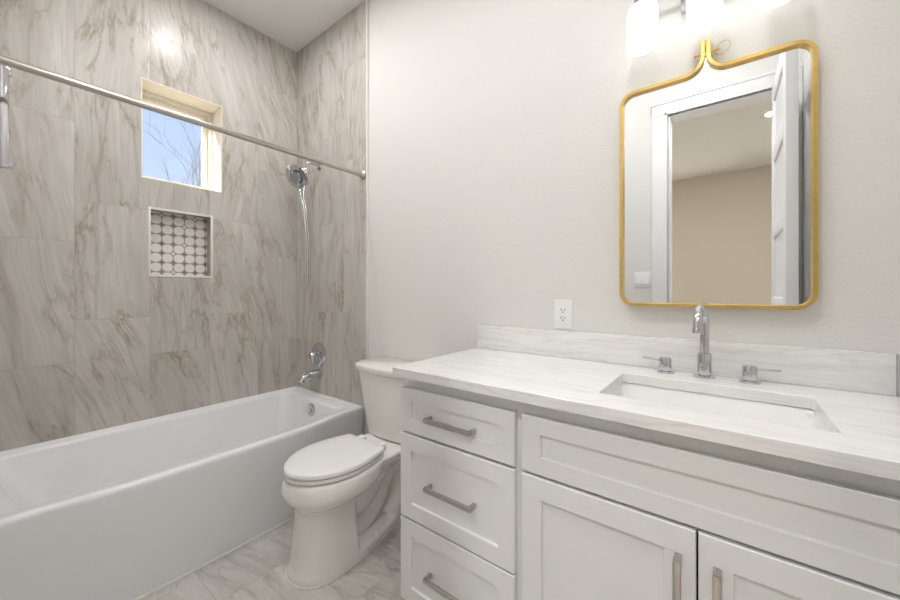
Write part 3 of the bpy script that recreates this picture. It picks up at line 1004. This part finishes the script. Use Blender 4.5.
tag(obj('side_splash', box(B(), XR - 0.021, XR - 0.001, -0.556, -0.001, CZ1 + 0.0005, 1.004, 0.0015), M['quartz'], None, 30), 'short quartz side splash on the right wall at the counter end', 'side splash')

# undermount basin
bas = thing('sink_basin', 'white rectangular undermount sink basin in the vanity top', 'sink', ((HX0 + HX1) / 2, (HY0 + HY1) / 2, 0.74))
bm = B()
o_ = 0.006
zt_ = CZ0 - 0.0015
rings = [rrect(HX0 - 0.03, HX1 + 0.03, HY0 - 0.03, HY1 + 0.03, 0.03, zt_ - 0.008, 6, 6), rrect(HX0 - 0.03, HX1 + 0.03, HY0 - 0.03, HY1 + 0.03, 0.03, zt_, 6, 6),
         rrect(HX0 - o_, HX1 + o_, HY0 - o_, HY1 + o_, 0.016, zt_, 6, 6), rrect(HX0 - o_ + 0.003, HX1 + o_ - 0.003, HY0 - o_ + 0.003, HY1 + o_ - 0.003, 0.018, zt_ - 0.004, 6, 6),
         rrect(HX0 + 0.010, HX1 - 0.010, HY0 + 0.008, HY1 - 0.008, 0.03, 0.765, 6, 6), rrect(HX0 + 0.018, HX1 - 0.018, HY0 + 0.016, HY1 - 0.016, 0.035, 0.750, 6, 6),
         rrect(HX0 + 0.04, HX1 - 0.04, HY0 + 0.035, HY1 - 0.035, 0.035, 0.744, 6, 6),
         rrect(HX0 + 0.18, HX1 - 0.18, HY0 + 0.12, HY1 - 0.12, 0.02, 0.741, 6, 6)]
loft(bm, rings, False, True)
# outer shell below
rings = [rrect(HX0 - 0.03, HX1 + 0.03, HY0 - 0.03, HY1 + 0.03, 0.03, zt_ - 0.008, 6, 6), rrect(HX0 - 0.004, HX1 + 0.004, HY0 - 0.004, HY1 + 0.004, 0.03, zt_ - 0.012, 6, 6),
         rrect(HX0, HX1, HY0, HY1, 0.03, 0.745, 6, 6), rrect(HX0 + 0.03, HX1 - 0.03, HY0 + 0.03, HY1 - 0.03, 0.03, 0.730, 6, 6)]
loft(bm, rings, False, True)
obj('basin', bm, M['basin'], bas, 50)
obj('drain', lathe(B(), [(0.022, 0.0), (0.022, 0.003), (0.015, 0.004), (0.0, 0.008)], ((HX0 + HX1) / 2, (HY0 + HY1) / 2, 0.7405), (0, 0, 1), 24), M['chrome'], bas)

# ------------------------------------------------------------------ faucet set
FX, FY = -0.052, -0.066
fz = CZ1
fau = thing('faucet', 'chrome gooseneck faucet with two lever handles behind the sink', 'faucet', (FX, FY, fz))
obj('base_ring', lathe(B(), [(0.029, 0.0), (0.029, 0.003), (0.026, 0.006), (0.020, 0.007)], (FX, FY, fz), (0, 0, 1), 32), M['chrome'], fau)
obj('column', lathe(B(), [(0.0175, 0.006), (0.0185, 0.012), (0.0185, 0.072), (0.0170, 0.076), (0.0135, 0.077)], (FX, FY, fz), (0, 0, 1), 28), M['chrome'], fau)
bm = B()
R_ = 0.052
SA = math.radians(7)
sdx, sdy = -math.sin(SA), -math.cos(SA)
pts = [(FX, FY, fz + 0.07), (FX, FY, fz + 0.12), (FX, FY, fz + 0.165)]
for k in range(1, 15):
    a = math.pi * k / 14
    rr_ = R_ - R_ * math.cos(a)
    pts.append((FX + sdx * rr_, FY + sdy * rr_, fz + 0.165 + R_ * math.sin(a)))
tipx, tipy = FX + sdx * 2 * R_, FY + sdy * 2 * R_
pts.append((tipx, tipy, fz + 0.165 - 0.006))
tube(bm, pts, 0.0125, 20)
obj('spout', bm, M['chrome'], fau)
obj('aerator', lathe(B(), [(0.0128, 0.0), (0.0138, 0.002), (0.0138, 0.014), (0.0110, 0.016), (0.0100, 0.014), (0.0, 0.014)], (tipx, tipy, fz + 0.165 - 0.004), (0, 0, -1), 24), M['chrome'], fau)
for hx, s in ((-0.157, -1), (0.057, 1)):
    h = obj('handle', lathe(B(), [(0.016, 0.006), (0.0175, 0.010), (0.0175, 0.046), (0.0155, 0.050), (0.0, 0.0505)], (hx, -0.068, fz), (0, 0, 1), 28), M['chrome'], fau)
    obj('handle_ring', lathe(B(), [(0.025, 0.0), (0.025, 0.003), (0.022, 0.006), (0.016, 0.007)], (hx, -0.068, fz), (0, 0, 1), 32), M['chrome'], h)
    obj('lever', tube(B(), [(hx + s * 0.012, -0.068, fz + 0.040), (hx + s * 0.04, -0.068, fz + 0.042), (hx + s * 0.068, -0.068, fz + 0.044)], [0.0045, 0.0042, 0.0042], 12), M['chrome'], h)


# ------------------------------------------------------------------ wall mirror
MXC = -0.0505
MX0, MX1 = -0.300, 0.199       # centre line of the frame bar
MZ0, MZ1 = 1.117, 1.875
mir = thing('wall_mirror', 'gold framed wall mirror with curled peaked top above the faucet', 'mirror', (MXC, 0, 1.5))
def arc(cx, cz, r, a0, a1, n=8):
    return [(cx + r * math.cos(math.radians(a0 + (a1 - a0) * k / n)), cz + r * math.sin(math.radians(a0 + (a1 - a0) * k / n))) for k in range(n + 1)]
rc, rs, sg = 0.042, 0.050, 0.0075
path = []
path += [(MXC - sg, 1.972), (MXC - sg, 1.95)]
path += arc(MXC - sg - rs, MZ1 + rs, rs, 0, -90, 12)             # left strand curls down into the top bar
path += arc(MX0 + rc, MZ1 - rc, rc, 90, 180)
path += arc(MX0 + rc, MZ0 + rc, rc, 180, 270)
path += arc(MX1 - rc, MZ0 + rc, rc, 270, 360)
path += arc(MX1 - rc, MZ1 - rc, rc, 0, 90)
path += arc(MXC + sg + rs, MZ1 + rs, rs, 270, 180, 12)
path += [(MXC + sg, 1.95), (MXC + sg, 1.972)]
def sweep_bar(path, hw, y0, y1):
    bm = B()
    rings = []
    n = len(path)
    for i, (x, z) in enumerate(path):
        a = path[max(0, i - 1)]
        b = path[min(n - 1, i + 1)]
        t = Vector((b[0] - a[0], b[1] - a[1])).normalized()
        nx, nz = -t.y, t.x
        c = 0.0015
        prof = [(-hw, y1), (-hw, y0 + c), (-hw + c, y0), (hw - c, y0), (hw, y0 + c), (hw, y1)]
        rings.append([Vector((x + nx * o, yy, z + nz * o)) for o, yy in prof])
    loft(bm, rings, True, True)
    return bm
obj('frame', sweep_bar(path, 0.0062, -0.030, -0.004), M['gold'], mir, 35)
# glass fills the inside of the bar's centre line
inner = [p for p in path[2:-2]]
bm = B()
front = [bm.verts.new((x, -0.0165, z)) for x, z in inner]
backv = [bm.verts.new((x, -0.0120, z)) for x, z in inner]
n = len(inner)
f = bm.faces.new(front)
f2 = bm.faces.new(backv[::-1])
for i in range(n):
    j = (i + 1) % n
    bm.faces.new((front[i], backv[i], backv[j], front[j]))
bmesh.ops.triangulate(bm, faces=[f, f2], ngon_method='EAR_CLIP')
obj('mirror_glass', bm, M['mirror'], mir, None)
bm = B()
tube(bm, [(MXC - 0.026, -0.018, 1.936), (MXC + 0.036, -0.018, 1.936)], 0.0035, 10)
lathe(bm, [(0.006, 0), (0.006, 0.005)], (MXC - 0.031, -0.018, 1.936), (1, 0, 0), 12)
obj('hanging_peg', bm, M['gold'], mir)
bm = B()
ringc = Vector((MXC + 0.044, -0.018, 1.936))
tube(bm, [ringc + Vector((0.019 * math.cos(2 * math.pi * k / 28), -0.011 * math.cos(2 * math.pi * k / 28), 0.019 * math.sin(2 * math.pi * k / 28))) for k in range(28)], 0.0014, 8, closed=True)
obj('ring', bm, M['gold'], mir)
bm = B()
box(bm, MXC - 0.004, MXC + 0.004, -0.026, 0.0, 1.925, 1.933, 0.001)
obj('wall_hook', bm, M['gold'], mir)

# ------------------------------------------------------------------ vanity light
vl = thing('vanity_light', 'three-shade chrome vanity light with lit white glass cylinders above the mirror', 'wall light', (MXC, 0, 2.16))
obj('backplate', box(B(), MXC - 0.068, MXC + 0.068, -0.022, 0.0, 2.098, 2.225, 0.003), M['chrome'], vl)
bm = B()
tube(bm, [(MXC - 0.21, -0.070, 2.190), (MXC + 0.21, -0.070, 2.190)], 0.008, 14)
tube(bm, [(MXC, -0.015, 2.190), (MXC, -0.074, 2.190)], 0.010, 14)
obj('crossbar', bm, M['nickel'], vl)
SHY = -0.120
for k in (-1, 0, 1):
    sx = MXC + k * 0.166
    bm = B()
    tube(bm, smooth_path([(sx, -0.070, 2.190), (sx, -0.100, 2.190), (sx, SHY, 2.175), (sx, SHY, 2.140)], 5), 0.006, 12)
    obj('arm', bm, M['nickel'], vl)
    obj('socket_cup', lathe(B(), [(0.012, 0.035), (0.026, 0.028), (0.028, 0.0), (0.020, -0.004)], (sx, SHY, 2.103), (0, 0, 1), 28), M['chrome'], vl)
    bm = B()
    zb, ztp, ro = 1.968, 2.103, 0.0455
    lathe(bm, [(0.020, ztp - zb), (0.036, ztp - zb - 0.002), (0.0435, ztp - zb - 0.010), (ro, ztp - zb - 0.022), (ro, 0.001), (ro - 0.001, 0.0), (ro - 0.0035, 0.0),
               (ro - 0.004, 0.001), (ro - 0.004, ztp - zb - 0.022), (0.032, ztp - zb - 0.006), (0.018, ztp - zb - 0.005)], (sx, SHY, zb), (0, 0, 1), 40, False, False)
    shd = obj('glass_shade', bm, M['shade'], vl)
    bm = B()
    lathe(bm, [(0.012, 0.09), (0.014, 0.075), (0.024, 0.05), (0.027, 0.035), (0.022, 0.016), (0.008, 0.007), (0.0, 0.006)], (sx, SHY, zb + 0.025), (0, 0, 1), 24)
    obj('bulb', bm, M['bulb'], shd)

# ------------------------------------------------------------------ outlet and switch
OX, OZ = -0.524, 1.070
out = thing('wall_outlet', 'white duplex outlet plate on the wall above the backsplash', 'outlet', (OX, 0, OZ))
obj('cover_plate', box(B(), OX - 0.0375, OX + 0.0375, -0.006, 0.0, OZ - 0.0600, OZ + 0.0600, 0.003), M['plate'], out)
obj('receptacle', box(B(), OX - 0.0165, OX + 0.0165, -0.0080, -0.004, OZ - 0.0335, OZ + 0.0335, 0.001), M['plate'], out)
for s in (-1, 1):
    cz = OZ + s * 0.0165
    bm = B()
    box(bm, OX - 0.0085, OX - 0.0060, -0.0086, -0.0070, cz - 0.001, cz + 0.008)
    box(bm, OX + 0.0060, OX + 0.0085, -0.0086, -0.0070, cz - 0.001, cz + 0.006)
    lathe(bm, [(0.0027, 0), (0.0027, 0.0016)], (OX, -0.0070, cz - 0.0075), (0, -1, 0), 12)
    obj('socket_slots', bm, M['slot'], out)

LSX, LSZ = -0.487, 1.250
ls = thing('light_switch', 'white double rocker switch plate beside the door casing, seen in the mirror', 'light switch', (LSX, YF, LSZ))
obj('cover_plate', box(B(), LSX - 0.058, LSX + 0.058, YF, YF + 0.006, LSZ - 0.058, LSZ + 0.058, 0.003), M['plate'], ls)
for s in (-1, 1):
    bm = B()
    c = LSX + s * 0.023
    loft(bm, [[Vector((c - 0.0165, YF + 0.005, LSZ - 0.033)), Vector((c + 0.0165, YF + 0.005, LSZ - 0.033)), Vector((c + 0.0165, YF + 0.005, LSZ + 0.033)), Vector((c - 0.0165, YF + 0.005, LSZ + 0.033))],
              [Vector((c - 0.016, YF + 0.013, LSZ - 0.032)), Vector((c + 0.016, YF + 0.013, LSZ - 0.032)), Vector((c + 0.016, YF + 0.0075, LSZ + 0.032)), Vector((c - 0.016, YF + 0.0075, LSZ + 0.032))]])
    obj('rocker', bm, M['plate'], ls)

# ------------------------------------------------------------------ recessed ceiling lights
def downlight(x, y, lens, label):
    r = thing('recessed_light', label, 'ceiling light', (x, y, ZC), 'recessed ceiling lights')
    obj('trim_ring', lathe(B(), [(0.062, 0.0), (0.088, 0.0), (0.088, 0.003), (0.080, 0.008), (0.064, 0.008), (0.062, 0.004)], (x, y, ZC), (0, 0, -1), 36, False, False), M['trim_white'], r)
    obj('lens', lathe(B(), [(0.064, 0.0), (0.064, 0.005), (0.0, 0.0055)], (x, y, ZC - 0.0005), (0, 0, -1), 36), lens, r)
downlight(-1.94, -0.66, M['tub_can'], 'round recessed ceiling light over the bathtub')
downlight(-1.10, -1.05, M['can'], 'round recessed ceiling light over the floor before the toilet')  # unseen lamp added to brighten the room
downlight(-0.15, -0.95, M['can'], 'round recessed ceiling light just inside the bathroom doorway')  # another unseen lamp added for overall brightness
downlight(0.386, -3.45, M['bed_can'], 'round recessed light on the bedroom ceiling, seen in the mirror')
downlight(-0.05, -2.35, M['hall_can'], 'round recessed light on the bedroom ceiling just outside the bathroom doorway')  # unseen lamp added to light the vanity fronts through the doorway
downlight(-1.20, -3.45, M['bed_can'], 'round recessed light on the bedroom ceiling left of the doorway')  # out-of-view lamp added to light the bedroom

# ------------------------------------------------------------------ bare tree outside the window
random.seed(11)
tree = thing('bare_tree', 'leafless tree with fine grey twigs outside the small window', 'tree', (-8.2, 0.35, -0.35))
limbs = [B()]
def grow(p, d, length, r, depth):
    if depth == 1:
        limbs.append(B())
    pts = [p]
    q = p.copy()
    dd = d.copy()
    for k in range(4):
        dd = (dd + Vector((random.uniform(-1, 1), random.uniform(-1, 1), random.uniform(-0.5, 1))) * 0.14).normalized()
        q = q + dd * length / 4
        pts.append(q.copy())
    rad = [max(0.0022, r * (1 - 0.12 * k)) for k in range(5)]
    tube(limbs[0] if depth == 0 else limbs[-1], pts, rad, 7 if depth < 2 else 4)
    if depth >= 5:
        return
    for k in range(3):
        i = random.choice((2, 3, 4, 4)) if k else 4
        nd = (dd + Vector((random.uniform(-1, 1), random.uniform(-1, 1), random.uniform(-0.35, 0.8))) * 0.75).normalized()
        grow(pts[i], nd, length * random.uniform(0.62, 0.80), rad[i] * 0.60, depth + 1)
grow(Vector((-8.2, 0.35, -0.36)), Vector((0, 0.02, 1)), 1.75, 0.085, 0)
obj('trunk', limbs[0], M['bark'], tree)
for lb in limbs[1:]:
    obj('branch', lb, M['bark'], tree)
